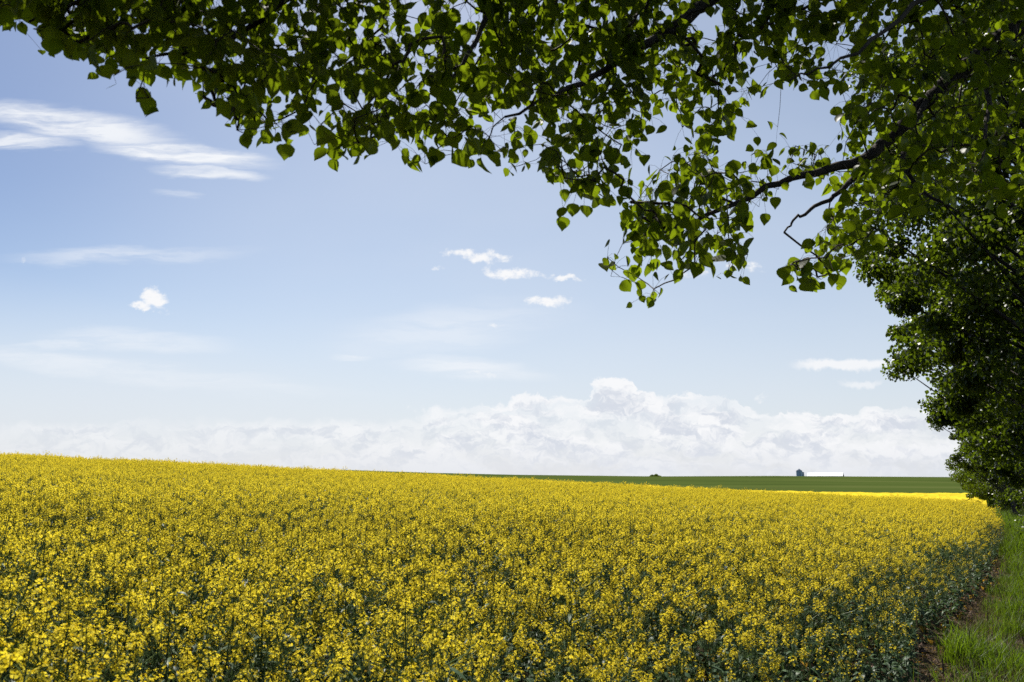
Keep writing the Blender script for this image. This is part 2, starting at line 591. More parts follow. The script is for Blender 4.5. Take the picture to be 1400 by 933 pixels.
def petals(mb, c, nrm, size, simple=False):
    """four-petalled flowers at points c facing nrm"""
    k = len(c)
    nrm = unit(nrm)
    ref = unit(rng.normal(size=(k, 3)))
    a = unit(np.cross(nrm, ref))
    b = np.cross(nrm, a)
    if simple:
        s = size * 0.95
        v = np.stack([c + a * s, c + b * s, c - a * s, c - b * s], 1)
        v[:, 0] += nrm * s * .35
        v[:, 2] += nrm * s * .35
        f = np.arange(k)[:, None] * 4 + np.array([[0, 1, 2, 3]])
        f = np.concatenate([f[:, [0, 1, 3]], f[:, [1, 2, 3]]])
        mb.add(v.reshape(-1, 3), f, 1)
        return
    for q in range(4):
        th = q * math.pi / 2
        d = a * math.cos(th) + b * math.sin(th)
        s = -a * math.sin(th) + b * math.cos(th)
        droop = rng.uniform(-0.35, 0.5, (k, 1))
        tip = d * size + nrm * size * droop
        v = np.stack([c + d * size * .08, c + tip * .75 + s * size * .5, c + tip * 1.05, c + tip * .75 - s * size * .5], 1)
        f = np.arange(k)[:, None] * 4 + np.array([[0, 1, 2, 3]])
        mb.add(v.reshape(-1, 3), f, 1)


def strip_leaf(mb, p, d, length, width, droop, mat=3, segs=4, wavy=0.1):
    d = d / np.linalg.norm(d)
    side = np.cross(d, (0, 0, 1.0))
    side /= np.linalg.norm(side) + 1e-9
    prof = np.array([.25, .75, 1.0, .8, .45, 0.04])[np.round(np.linspace(0, 5, segs + 1)).astype(int)]
    v = []
    for k in range(segs + 1):
        t = k / segs
        c = p + d * length * t + np.array((0, 0, -droop * length * t * t))
        wv = width * prof[k] * 0.5
        up = np.array((0, 0, rng.uniform(-wavy, wavy) * width + 0.18 * wv))
        v += [c - side * wv + up, c, c + side * wv + up * rng.uniform(.3, 1)]
    f = []
    for k in range(segs):
        f += [(k * 3, k * 3 + 1, k * 3 + 4, k * 3 + 3), (k * 3 + 1, k * 3 + 2, k * 3 + 5, k * 3 + 4)]
    mb.add(v, f, mat, True)


def raceme(mb, p, d, nfl, lod, size=1.0, pods=True):
    d = d / np.linalg.norm(d)
    # flowers in a dome below the buds
    k = nfl
    tt = (np.arange(k) + rng.uniform(0, .6, k)) / k
    ph = np.arange(k) * 2.4 + rng.uniform(0, 6)
    rad = (0.010 + 0.016 * np.sin(np.clip(tt * 1.25, 0, 1) * math.pi * .62)) * size * rng.uniform(.75, 1.2, k)
    h = (0.006 - tt * 0.062) * size
    a = np.cross(d, (0.3, 0.9, 0.1))
    a /= np.linalg.norm(a)
    b = np.cross(d, a)
    rd = np.cos(ph)[:, None] * a + np.sin(ph)[:, None] * b
    c = p + d * h[:, None] + rd * rad[:, None]
    nrm = rd * (0.35 + 0.75 * tt[:, None]) + d * (1.0 - .35 * tt[:, None]) + rng.normal(0, .25, (k, 3))
    if lod == 0:
        petals(mb, c, nrm, 0.0105 * size)
        # buds: small pointed bipyramids
        for _ in range(7):
            q = p + d * rng.uniform(.0, .016) * size + (a * rng.normal() + b * rng.normal()) * .0045 * size
            e = .0030 * size
            v = [q + a * e, q + b * e, q - a * e, q - b * e, q + d * e * 2, q - d * e * 2]
            mb.add(v, [(0, 1, 4), (1, 2, 4), (2, 3, 4), (3, 0, 4), (1, 0, 5), (2, 1, 5), (3, 2, 5), (0, 3, 5)], 2)
    elif lod == 1:
        petals(mb, c, nrm, 0.0125 * size, True)
    if pods:
        for _ in range(12 if lod == 0 else 8):
            t = rng.uniform(.06, .24)
            phx = rng.uniform(0, 6.28)
            r_ = a * math.cos(phx) + b * math.sin(phx)
            q = p - d * t
            e = q + (r_ * .8 + d * .75) * rng.uniform(.03, .055)
            if lod == 0:
                mb.tube([q, q * .6 + e * .4 + d * .002, e], [.0007, .0016, .0006], 3, 0)
            else:
                s = np.cross(r_, d) * .003
                mb.add([q - s, q + s, e], [(0, 1, 2)], 0)


def canola(seed, lod, height=1.2, nbr=7, flower=1.0, leafy_=1.0, rich=14):
    global rng
    keep = rng
    rng = np.random.default_rng(seed)
    mb = MB()
    sides = 4 if lod == 0 else 3
    lean = rng.normal(0, .05, 2)
    tsp = np.linspace(0, 1, 6)
    bend = rng.normal(0, .03, 2)
    stem = np.stack([lean[0] * tsp * height + bend[0] * np.sin(tsp * 3), lean[1] * tsp * height + bend[1] * np.sin(tsp * 3), tsp * height], 1)
    mb.tube(stem, np.linspace(.0065, .0022, 6), sides, 0)
    tops = [(stem[-1], stem[-1] - stem[-2])]
    for k in range(nbr):
        t0 = rng.uniform(.42, .86)
        p0 = np.array([np.interp(t0, tsp, stem[:, c]) for c in range(3)])
        ph = k * 2.4 + rng.uniform(-.5, .5)
        reach = rng.uniform(.07, .20)
        zt = height * rng.uniform(.70, 1.0) - .02
        zt = max(zt, p0[2] + .12)
        dirx = np.array((math.cos(ph), math.sin(ph), 0))
        mid = p0 + dirx * reach * .65 + np.array((0, 0, (zt - p0[2]) * .45))
        end = p0 + dirx * reach + np.array((0, 0, zt - p0[2])) + np.append(rng.normal(0, .02, 2), 0)
        mb.tube([p0, mid, end], [.0032, .0024, .0016], 3, 0)
        tops.append((end, (end - mid) + np.array((0, 0, .1))))
        if rng.random() < .7 * leafy_:
            strip_leaf(mb, p0, dirx + np.array((0, 0, rng.uniform(-.1, .6))), rng.uniform(.06, .11), rng.uniform(.018, .03), .5, 3, 3 if lod == 0 else 2)
    for p, d in tops:
        if rng.random() < flower:
            raceme(mb, p, d, int(rich * rng.uniform(.7, 1.3)), lod, rng.uniform(.8, 1.2))
        else:
            raceme(mb, p, d, 3, lod, rng.uniform(.7, .9))
    nl = int((6 if lod == 0 else 4) * leafy_)
    for k in range(nl):
        t0 = rng.uniform(.06, .62)
        p0 = np.array([np.interp(t0, tsp, stem[:, c]) for c in range(3)])
        ph = rng.uniform(0, 6.28)
        big = 1.0 - t0
        strip_leaf(mb, p0, np.array((math.cos(ph), math.sin(ph), rng.uniform(.0, .8))), .08 + .15 * big * rng.uniform(.6, 1.1),
                   .03 + .07 * big * rng.uniform(.6, 1.1), rng.uniform(.4, .9), 4 if (t0 < .14 and rng.random() < .18) else 3, 4 if lod == 0 else 2, .12)
    rng = keep
    return mb


NEAR, MID, EDGEV, FARV = 8, 6, 4, 5
idx = 0
for k in range(NEAR):
    proto(f'plant_{idx:02d}', canola(100 + k, 0, 1.2, 8, .72, 1.3, 14), CROP_MATS, proto_col)
    idx += 1
for k in range(MID):
    proto(f'plant_{idx:02d}', canola(200 + k, 1, 1.2, 8, .72, 1.3, 11), CROP_MATS, proto_col)
    idx += 1
for k in range(EDGEV):
    proto(f'plant_{idx:02d}', canola(300 + k, 0, 1.05, 5, .38, 2.6, 9), CROP_MATS, proto_col)
    idx += 1


for k in range(FARV):
    proto(f'plant_{idx:02d}', canola(400 + k, 1, 1.2, 9, .97, .6, 15), CROP_MATS, proto_col)
    idx += 1


def scatter(name, pts, rot, scl, ids, coll, label, cat=None, kind='stuff', extra=None):
    """one object whose points each carry one plant"""
    me = bpy.data.meshes.new(name)
    me.vertices.add(len(pts))
    me.vertices.foreach_set('co', np.asarray(pts, np.float32).ravel())
    for nm, typ, key, val in (('rot', 'FLOAT_VECTOR', 'vector', rot), ('scl', 'FLOAT', 'value', scl), ('pid', 'INT', 'value', ids)):
        a = me.attributes.new(nm, typ, 'POINT')
        a.data.foreach_set(key, np.asarray(val, np.int32 if typ == 'INT' else np.float32).ravel())
    o = bpy.data.objects.new(name, me)
    C.objects.link(o)
    t = bpy.data.node_groups.new(name + '_scatter', 'GeometryNodeTree')
    t.interface.new_socket('Geometry', in_out='INPUT', socket_type='NodeSocketGeometry')
    t.interface.new_socket('Geometry', in_out='OUTPUT', socket_type='NodeSocketGeometry')
    gi, go = t.nodes.new('NodeGroupInput'), t.nodes.new('NodeGroupOutput')
    iop = t.nodes.new('GeometryNodeInstanceOnPoints')
    ci = t.nodes.new('GeometryNodeCollectionInfo')
    ci.inputs['Collection'].default_value = coll
    ci.inputs['Separate Children'].default_value = True
    ci.inputs['Reset Children'].default_value = True

    def attr(nm, typ):
        a = t.nodes.new('GeometryNodeInputNamedAttribute')
        a.data_type = typ
        a.inputs['Name'].default_value = nm
        return a.outputs[0]
    e2r = t.nodes.new('FunctionNodeEulerToRotation')
    L = t.links.new
    L(attr('rot', 'FLOAT_VECTOR'), e2r.inputs[0])
    L(gi.outputs[0], iop.inputs['Points'])
    L(ci.outputs[0], iop.inputs['Instance'])
    iop.inputs['Pick Instance'].default_value = True
    L(attr('pid', 'INT'), iop.inputs['Instance Index'])
    L(e2r.outputs[0], iop.inputs['Rotation'])
    L(attr('scl', 'FLOAT'), iop.inputs['Scale'])
    L(iop.outputs[0], go.inputs[0])
    md = o.modifiers.new('scatter', 'NODES')
    md.node_group = t
    tag(o, label, cat, None, kind)
    return o


def jitter_grid(x0, x1, y0, y1, step):
    xs, ys = np.meshgrid(np.arange(x0, x1, step), np.arange(y0, y1, step))
    p = np.stack([xs.ravel(), ys.ravel()], 1)
    return p + rng.uniform(-.5, .5, p.shape) * step


def lumps(x, y, s, seed=0):
    """cheap smooth noise in -1..1"""
    r_ = np.random.default_rng(seed)
    v = 0
    for k in range(5):
        a, ph = r_.uniform(0, 6.28), r_.uniform(0, 6.28)
        f = s * r_.uniform(.6, 1.9)
        v = v + np.sin((x * math.cos(a) + y * math.sin(a)) * f + ph)
    return v / 2.6


bands = [(1.6, 14, 0.215), (14, 34, 0.255), (34, 78, 0.33)]
PX, PI, PS, PR = [], [], [], []
for y0, y1, step in bands:
    lim = y1 * 0.78 + 2
    p = jitter_grid(-lim, lim, -2 if y0 < 2 else 0, y1, step)
    rr = np.hypot(p[:, 0], p[:, 1])
    ok = (rr >= y0) & (rr < y1) & (np.abs(p[:, 0]) < 0.74 * p[:, 1] + 2.2)
    e = edge(p[:, 1]) - p[:, 0] + 0.25 * lumps(p[:, 0], p[:, 1], 1.3, 5)
    ok &= e > 0
    thin = lumps(p[:, 0], p[:, 1], 1.1, 9)
    ok &= rng.random(len(p)) < 0.92 - 0.25 * (thin < -0.5)
    p, e = p[ok], e[ok]
    k = len(p)
    if y0 < 14:
        ids = rng.integers(0, NEAR, k)
    else:
        ids = NEAR + rng.integers(0, MID, k)
    lush = (y0 >= 14) & (rng.random(k) < sstep(24, 52, np.hypot(p[:, 0] * .8, p[:, 1])))
    ids = np.where(lush, NEAR + MID + EDGEV + rng.integers(0, FARV, k), ids)
    near_edge = e < (0.25 + 0.55 * rng.random(k)) * (1 if y0 < 14 else .8)
    ids = np.where(near_edge & (y0 < 34), NEAR + MID + rng.integers(0, EDGEV, k), ids)
    s = rng.normal(0.98, .075, k) + 0.05 * lumps(p[:, 0], p[:, 1], .55, 3)
    s = np.clip(s, .74, 1.2) * np.where((rng.random(k) < .05) & (y0 > 30), rng.uniform(1.05, 1.16, k), 1.0) * np.where(near_edge, .86, 1.0) * (0.90 + 0.10 * sstep(0.2, 2.0, e))
    z = ground_z(p[:, 0], p[:, 1])
    PX.append(np.column_stack([p, z - .01]))
    PI.append(ids)
    PS.append(s)
    PR.append(np.column_stack([rng.normal(0, .07, k), rng.normal(0, .07, k), rng.uniform(0, 6.28, k)]))
scatter('canola_crop', np.concatenate(PX), np.concatenate(PR), np.concatenate(PS), np.concatenate(PI), proto_col,
        'dense yellow flowering canola crop covering the field up to the crest', 'canola crop')
N_CROP = sum(len(x) for x in PX)

# far canola: the closed top of the crop where single plants no longer show
cm, n = material('canola_canopy')
geo = n.n('ShaderNodeNewGeometry')
v1 = n.noise(n.vm('MULTIPLY', geo.outputs['Position'], (1, .6, 1)).outputs[0], 2.2, 5, 0.7)
v2 = n.noise(n.vm('MULTIPLY', geo.outputs['Position'], (.05, .12, 0)).outputs[0], 1.0, 3, 0.5)
mixv = n.m('ADD', n.m('MULTIPLY', v1.outputs[0], .6), n.m('MULTIPLY', v2.outputs[0], .4))
cc = n.ramp(mixv, [(.30, (.20, .17, .015)), (.42, (.46, .35, .025)), (.55, (.62, .47, .030)), (.75, (.72, .56, .04))])
d = n.n('ShaderNodeBsdfDiffuse')
n.put(d.inputs['Color'], cc)
finish(n, d.outputs[0])
fy = np.geomspace(66, FAR_Y, 90)
fu = np.linspace(-0.78, 1, 300)
FY, FU = np.meshgrid(fy, fu, indexing='ij')
FX = np.where(FU < 1, 0, 0) + (-0.80 * FY + (edge(FY) + 0.80 * FY) * (FU + .78) / 1.78)
top_h = 1.06 + rng.normal(0, .10, FX.shape)
FZ = ground_z(FX, FY) + top_h
FZ[0] -= .5
fm = MB()
fv = np.stack([FX, FY, FZ], -1)
a_, b_ = np.meshgrid(np.arange(89), np.arange(299), indexing='ij')
ff = np.stack([a_ * 300 + b_, a_ * 300 + b_ + 1, (a_ + 1) * 300 + b_ + 1, (a_ + 1) * 300 + b_], -1).reshape(-1, 4)
fm.add(fv.reshape(-1, 3), ff, 0)


def skirt(line):
    low = line.copy()
    low[:, 2] = ground_z(line[:, 0], line[:, 1]) - .02
    k = len(line)
    fm.add(np.concatenate([line, low]), [(q, q + 1, k + q + 1, k + q) for q in range(k - 1)], 0)


skirt(fv[-1])
skirt(fv[:, -1])
skirt(fv[0])
fo = fm.build('distant_canola', cm)
tag(fo, 'smooth bright yellow strip of distant canola before the green hill', 'canola crop', None, 'stuff')

# ------------------------------------------------------------------ grass and litter along the field edge
grass_col = bpy.data.collections.new('grass_tufts')
litter_col = bpy.data.collections.new('litter_bits')


def tuft(seed, nbl, hmin, hmax, spread, mat=0, seeds=0):
    r_ = np.random.default_rng(seed)
    mb = MB()
    for _ in range(nbl):
        ph, rr = r_.uniform(0, 6.28), spread * math.sqrt(r_.random())
        p = np.array((rr * math.cos(ph), rr * math.sin(ph), 0))
        h = r_.uniform(hmin, hmax)
        th = r_.uniform(0, 6.28)
        d = np.array((math.cos(th), math.sin(th), 0))
        lean = r_.uniform(.15, .8) * h
        s = np.array((-d[1], d[0], 0)) * r_.uniform(.0014, .0030)
        c1 = p + d * lean * .25 + np.array((0, 0, h * .55))
        c2 = p + d * lean + np.array((0, 0, h * r_.uniform(.75, 1.0)))
        mb.add([p - s, p + s, c1 + s * .9, c1 - s * .9, c2], [(0, 1, 2, 3)], mat)
        mb.F.append((np.array([[3, 2, 4]]) + mb.n - 5, mat, False))
    for _ in range(seeds):
        ph = r_.uniform(0, 6.28)
        p = np.array((spread * .6 * math.cos(ph), spread * .6 * math.sin(ph), 0))
        e = p + np.array((r_.normal(0, .08), r_.normal(0, .08), hmax * r_.uniform(1.1, 1.5)))
        mb.tube([p, (p + e) / 2, e], [.0012, .001, .0008], 3, 1)
        dd = (e - p) / np.linalg.norm(e - p)
        mb.tube([e - dd * .06, e - dd * .03, e + dd * .01], [.001, .004, .0006], 4, 1)
    return mb


for k in range(4):
    proto(f'tuft_{k}', tuft(k, 44, .10, .26, .13), [M['grass'], M['straw']], grass_col)
for k in range(3):
    proto(f'tuft_{4+k}', tuft(20 + k, 44, .20, .44, .13, 0, 1), [M['grass'], M['straw']], grass_col)
wb = MB()
for q in range(9):
    strip_leaf(wb, np.array((0, 0, .01)), np.array((math.cos(q * 2.4), math.sin(q * 2.4), rng.uniform(.4, 1.4))), rng.uniform(.09, .2), rng.uniform(.025, .05), .7, 0, 3, .1)
proto('tuft_8', wb, [M['cleaf']], grass_col)
proto('tuft_7', tuft(40, 30, .06, .20, .13, 1), [M['grass'], M['straw']], grass_col)

p = np.concatenate([jitter_grid(-1.5, 14, -1.0, 18, .115), jitter_grid(8, 60, 18, 75, .26)])
e = p[:, 0] - edge(p[:, 1])
ok = (e > 0.25) & (e < 11) & (p[:, 0] < .74 * p[:, 1] + 3)
p, e = p[ok], e[ok]
ln = lumps(p[:, 0], p[:, 1], 1.6, 21)
prob = 0.12 + 0.80 * sstep(-.05, .95, e + .5 * ln)
ok = rng.random(len(p)) < prob
p, e, ln = p[ok], e[ok], ln[ok]
tall = (rng.random(len(p)) < .25 + .45 * sstep(1.2, 3, e))
ids = np.where(tall, rng.integers(4, 7, len(p)), rng.integers(0, 4, len(p)))
dry = rng.random(len(p)) < .08 + .18 * (ln < -.4) + .45 * (1 - sstep(.3, 1.4, e + .4 * ln))
ids = np.where(dry, 7, ids)
ids = np.where(rng.random(len(p)) < .06, 8, ids)
zz = ground_z(p[:, 0], p[:, 1])
far_s = np.where(p[:, 1] > 18, 1.5, 1.0)
scatter('grass', np.column_stack([p, zz - .01]), np.column_stack([rng.normal(0, .1, len(p)), rng.normal(0, .1, len(p)), rng.uniform(0, 6.28, len(p))]),
        rng.uniform(.55, 1.35, len(p)) * (1 + .35 * ln) * far_s, ids, grass_col, 'bright green uncut grass on the strip between canola and trees', 'grass')

for k in range(5):
    mb = MB()
    r_ = np.random.default_rng(60 + k)
    for _ in range(9):
        c = np.append(r_.normal(0, .07, 2), .006)
        th = r_.uniform(0, 6.28)
        dd = np.array((math.cos(th), math.sin(th), r_.normal(0, .12))) * r_.uniform(.03, .12)
        mb.tube([c - dd, c + np.array((0, 0, .01)), c + dd], [.002, .0028, .0015], 4, 0)
    for _ in range(3):
        c = np.append(r_.normal(0, .07, 2), .01)
        a, b2 = r_.normal(size=3) * .02, r_.normal(size=3) * .02
        a[2] *= .4
        b2[2] *= .4
        mb.add([c - a, c + b2, c + a, c - b2], [(0, 1, 2, 3)], 0 if r_.random() < .7 else 1)
    # a clod of earth
    c = np.append(r_.normal(0, .06, 2), .012)
    th = np.linspace(0, 2 * math.pi, 7)[:-1]
    rg = np.stack([np.cos(th), np.sin(th), th * 0], 1) * r_.uniform(.015, .035, (6, 1))
    mb.add(np.concatenate([c + rg, [c + np.array((0, 0, r_.uniform(.015, .035)))], [c - np.array((0, 0, .02))]]),
           [(q, (q + 1) % 6, 6) for q in range(6)] + [((q + 1) % 6, q, 7) for q in range(6)], 2)
    proto(f'bits_{k}', mb, [M['straw'], M['yleaf'], plain(f'clod_{k}', (.06, .036, .022), (.16, .10, .065), 40)], litter_col)
p = jitter_grid(0, 16, 3.5, 26, .13)
e = p[:, 0] - edge(p[:, 1])
ok = (e > -.5) & (e < 2.2) & (rng.random(len(p)) < 1 - .55 * sstep(.6, 1.8, e))
p = p[ok]
scatter('plant_litter', np.column_stack([p, ground_z(p[:, 0], p[:, 1])]), np.column_stack([np.zeros((len(p), 2)), rng.uniform(0, 6.28, len(p))]),
        rng.uniform(.7, 1.5, len(p)), rng.integers(0, 5, len(p)), litter_col, 'dry brown stalks and clods on the bare soil beside the canola', 'plant litter')


# ------------------------------------------------------------------ leaves
def leaves_full(mb, base, tip, nrm, size, mat=0):
    """ovate pointed leaf blades with a fold along the midrib"""
    ys = np.array([0, .10, .28, .48, .68, .85, 1.0])
    ws = np.array([.04, .33, .47, .47, .34, .14, .0])
    k = len(base)
    t = unit(tip)
    x = unit(np.cross(nrm, t))
    z = np.cross(t, x)
    fold = rng.uniform(-.05, .5, (k, 1, 1))
    curl = rng.uniform(-.40, .22, (k, 1, 1))
    wid = rng.uniform(.68, 1.12, (k, 1, 1))
    s = size[:, None, None]
    yv = ys[None, :, None]
    wv = ws[None, :, None]
    mid = base[:, None] + s * (yv * t[:, None] + curl * yv ** 2 * z[:, None])
    off = s * wv * wid * x[:, None]
    lift = s * wv * fold * z[:, None]
    V = np.stack([mid - off + lift, mid, mid + off + lift], 2)      # k, 7, 3, 3
    f = []
    for q in range(6):
        f += [(q * 3, q * 3 + 1, q * 3 + 4, q * 3 + 3), (q * 3 + 1, q * 3 + 2, q * 3 + 5, q * 3 + 4)]
    F = (np.arange(k)[:, None, None] * 21 + np.array(f)[None]).reshape(-1, 4)
    mb.add(V.reshape(-1, 3), F, mat, True)


def leaves_lite(mb, base, tip, nrm, size, mat=0):
    k = len(base)
    t = unit(tip)
    x = unit(np.cross(nrm, t))
    z = np.cross(t, x)
    s = size[:, None]
    fo_ = rng.uniform(-.05, .3, (k, 1))
    V = np.stack([base, base + s * (.35 * t + .46 * x + fo_ * .46 * z), base + s * (.72 * t + .30 * x + fo_ * .3 * z), base + s * t,
                  base + s * (.72 * t - .30 * x + fo_ * .3 * z), base + s * (.35 * t - .46 * x + fo_ * .46 * z)], 1)
    F = np.concatenate([np.arange(k)[:, None] * 6 + np.array([[0, 1, 2, 3]]), np.arange(k)[:, None] * 6 + np.array([[0, 3, 4, 5]])])
    mb.add(V.reshape(-1, 3), F, mat)


# ------------------------------------------------------------------ trees of the shelterbelt
def make_tree(name, seed, height, radius, base_h, nclump, per, leaf, loc, label, trunk_r=.14, lean=(0, 0), low_left=0.0, rz=0.0, dead=10):
    """trunk with limbs, and a crown of many leaf clumps round the limb ends"""
    global rng
    keep = rng
    rng = np.random.default_rng(seed)
    root = empty(name, loc, rz)
    tag(root, label, 'tree', 'trees of the shelterbelt beside the field')
    t = np.linspace(0, 1, 9)
    trunk = np.stack([lean[0] * t ** 1.5 + .18 * np.sin(t * 5 + seed), lean[1] * t ** 1.5 + .18 * np.cos(t * 4 + seed) - .18 * math.cos(seed), t * height * .93], 1)
    trunk[0, :2] = 0
    mb = MB()
    tr_r = trunk_r * (1 - .88 * t)
    tr_r[0] *= 1.35
    mb.tube(trunk, tr_r, 9, 0)
    # clump centres: shell-biased in an egg shape with an uneven outline
    cs = []
    for k in range(nclump * 6):
        if len(cs) >= nclump:
            break
        zf = rng.random() ** .85
        zz_ = base_h + zf * (height - base_h)
        prof = math.sin(min(1, zf * .86 + .16) * math.pi) ** .62
        a = rng.uniform(0, 6.28)
        lump = 1 + .16 * math.sin(3 * a + seed + 5 * zf) + .13 * math.sin(5 * a - 9 * zf + seed)
        rr = radius * prof * lump * (rng.random() ** .42)
        ax = np.array([np.interp(zz_ / (height * .93), t, trunk[:, c]) for c in range(2)])
        cs.append((ax[0] + rr * math.cos(a), ax[1] + rr * math.sin(a), zz_))
    cs = np.array(cs)
    # limbs from the trunk to a third of the clumps
    for k in range(0, len(cs), 3):
        c = cs[k]
        hr = math.hypot(c[0], c[1])
        h0 = max(base_h * .55, c[2] - hr * rng.uniform(.5, .9))
        p0 = np.array([np.interp(h0 / (height * .93), t, trunk[:, q]) for q in range(3)])
        mid = (p0 * .5 + c * .5) + np.array((0, 0, rng.uniform(-.1, .25) * hr * .4))
        r0 = min(trunk_r * .45, .012 + .012 * hr)
        mb.tube([p0, p0 * .75 + mid * .25 + np.append(rng.normal(0, .05, 2), 0), mid, mid * .45 + c * .55, c], np.array([1, .85, .6, .4, .15]) * r0, 5, 0)
    mb.build('trunk', [M['bark']], root)
    if dead:
        db = MB()
        for k in range(dead):
            a = rng.uniform(0, 6.28)
            h0 = base_h * rng.uniform(.5, 1.3)
            p0 = np.array([np.interp(h0 / (height * .93), t, trunk[:, q]) for q in range(3)])
            L_ = radius * rng.uniform(.25, .6)
            d_ = np.array((math.cos(a), math.sin(a), rng.uniform(-.25, .3)))
            pts_ = [p0 + d_ * L_ * q + np.append(rng.normal(0, .10, 2), -.3 * L_ * q * q) for q in (0, .3, .6, 1)]
            db.tube(pts_, [.013, .009, .006, .002], 4, 0)
            for _ in range(5):
                q = rng.uniform(.3, .95)
                s0 = p0 + d_ * L_ * q + np.array((0, 0, -.3 * L_ * q * q))
                d2 = unit(d_ + rng.normal(0, .7, 3)) * rng.uniform(.25, .7)
                db.tube([s0, s0 + d2 * .5 + rng.normal(0, .02, 3), s0 + d2], [.006, .004, .0015], 3, 0)
        db.build('dead_branch', [M['deadtwig']], root)
    # leaves
    lb = MB()
    sizes = rng.uniform(.45, 1.1, len(cs)) * (.115 * radius + .08)
    cnt = (per * rng.uniform(.5, 1.4, len(cs))).astype(int)
    cid = np.repeat(np.arange(len(cs)), cnt)
    off = rng.normal(size=(len(cid), 3))
    off = unit(off) * (rng.random((len(cid), 1)) ** .5) * sizes[cid][:, None] * np.array((1, 1, .72))
    base = cs[cid] + off
    tip = np.array((0, 0, -1.0)) + rng.normal(0, .55, (len(base), 3)) + unit(off) * .35
    nr_ = rng.normal(size=(len(base), 3)) + np.array((0, 0, .35)) + unit(off) * .5
    ok_ = base[:, 2] > .25
    leaves_lite(lb, base[ok_], tip[ok_], nr_[ok_], leaf * rng.uniform(.7, 1.25, ok_.sum()), 0)
    lb.build('crown', [M['leaf_far']], root)
    rng = keep
    return root


def gl(x, y):
    return (x, y, float(ground_z(x, y)))


make_tree('poplar_tree', 1, 15.5, 5.6, 3.3, 540, 340, .108, gl(14.6, 18.5), 'nearest dark green poplar leaning its leafy crown over the field edge', .17, (-1.0, 0))
make_tree('poplar_tree', 2, 14.0, 5.6, 2.6, 460, 310, .112, gl(20.4, 27.5), 'second poplar from the camera, crown bulging out beneath the nearest one', .16, (-.6, 0))
make_tree('poplar_tree', 3, 13.0, 5.4, 2.0, 420, 270, .115, gl(28.2, 39), 'third poplar along the field edge, dead grey twigs in its lower crown', .15, (-.3, 0), dead=16)
make_tree('poplar_tree', 8, 11.0, 3.4, 2.8, 190, 170, .13, gl(41.8, 66.5), 'slender leaning poplar with a bare lower stem between two bushier ones', .12, (-.9, 0), dead=6)
make_tree('poplar_tree', 4, 12.5, 4.4, 2.8, 340, 220, .13, gl(37.2, 60), 'fourth poplar in the row, bare trunk showing between the crop edge and its crown', .15, dead=14)
make_tree('poplar_tree', 5, 12.0, 6.4, .7, 380, 210, .15, gl(48.0, 73), 'fifth poplar in the row, bushy to the ground beside the yellow field', .16, dead=10)
make_tree('poplar_tree', 6, 12.0, 7.2, .4, 340, 190, .17, gl(62.9, 98), 'second farthest poplar of the row, rounded crown reaching low over the yellow strip', .18, dead=6)
make_tree('poplar_tree', 7, 12.0, 7.4, .4, 300, 150, .22, gl(82.6, 135), 'farthest poplar of the row, at the end by the green hill', .2, dead=4)


def shrub(seed, x, y, r, h, n_, leaf, label):
    global rng
    keep = rng
    rng = np.random.default_rng(seed)
    root = empty('shrub', gl(x, y))
    tag(root, label, 'shrub', 'undergrowth shrubs under the poplars')
    mb, lb = MB(), MB()
    for k in range(9):
        a = rng.uniform(0, 6.28)
        e_ = np.array((math.cos(a) * r * .7, math.sin(a) * r * .7, h * rng.uniform(.6, .95)))
        mb.tube([(0, 0, 0), e_ * np.array((.35, .35, .5)), e_], [.018, .012, .004], 4, 0)
    mb.build('stem', [M['twig']], root)
    c = rng.normal(size=(26, 3))
    c = unit(c) * rng.random((26, 1)) ** .5 * np.array((r, r, h * .5)) + np.array((0, 0, h * .52))
    cid = rng.integers(0, 26, n_)
    b_ = c[cid] + rng.normal(0, .22 * r, (n_, 3))
    ok_ = b_[:, 2] > .05
    b_ = b_[ok_]
    leaves_lite(lb, b_, rng.normal(0, .6, b_.shape) + np.array((0, 0, -.6)), rng.normal(size=b_.shape) + np.array((0, 0, .5)), leaf * rng.uniform(.7, 1.3, len(b_)), 0)
    lb.build('foliage', [M['leaf_far']], root)
    rng = keep


shrub(31, 26.8, 38.5, 1.5, 1.9, 3200, .09, 'low dark shrub under the third poplar at the right edge')
shrub(32, 35.0, 52.5, 1.7, 2.2, 3000, .11, 'rounded shrub at the foot of the fourth poplar')
shrub(33, 44.6, 71.5, 2.0, 2.4, 2800, .13, 'leafy shrub where the yellow field meets the fifth poplar')
shrub(34, 20.6, 30.5, 1.2, 1.5, 2600, .08, 'small shrub in the grass beneath the second poplar')


# ------------------------------------------------------------------ the tree whose boughs hang over the camera
def inside(poly, x, y):
    poly = np.asarray(poly, float)
    x0, y0 = poly[:, 0], poly[:, 1]
    x1, y1 = np.roll(x0, -1), np.roll(y0, -1)
    c = np.zeros(np.shape(x), bool)
    for a, b2, c2, d2 in zip(x0, y0, x1, y1):
        cr = ((b2 > y) != (d2 > y)) & (x < (c2 - a) * (y - b2) / (d2 - b2 + 1e-9) + a)
        c ^= cr
    return c


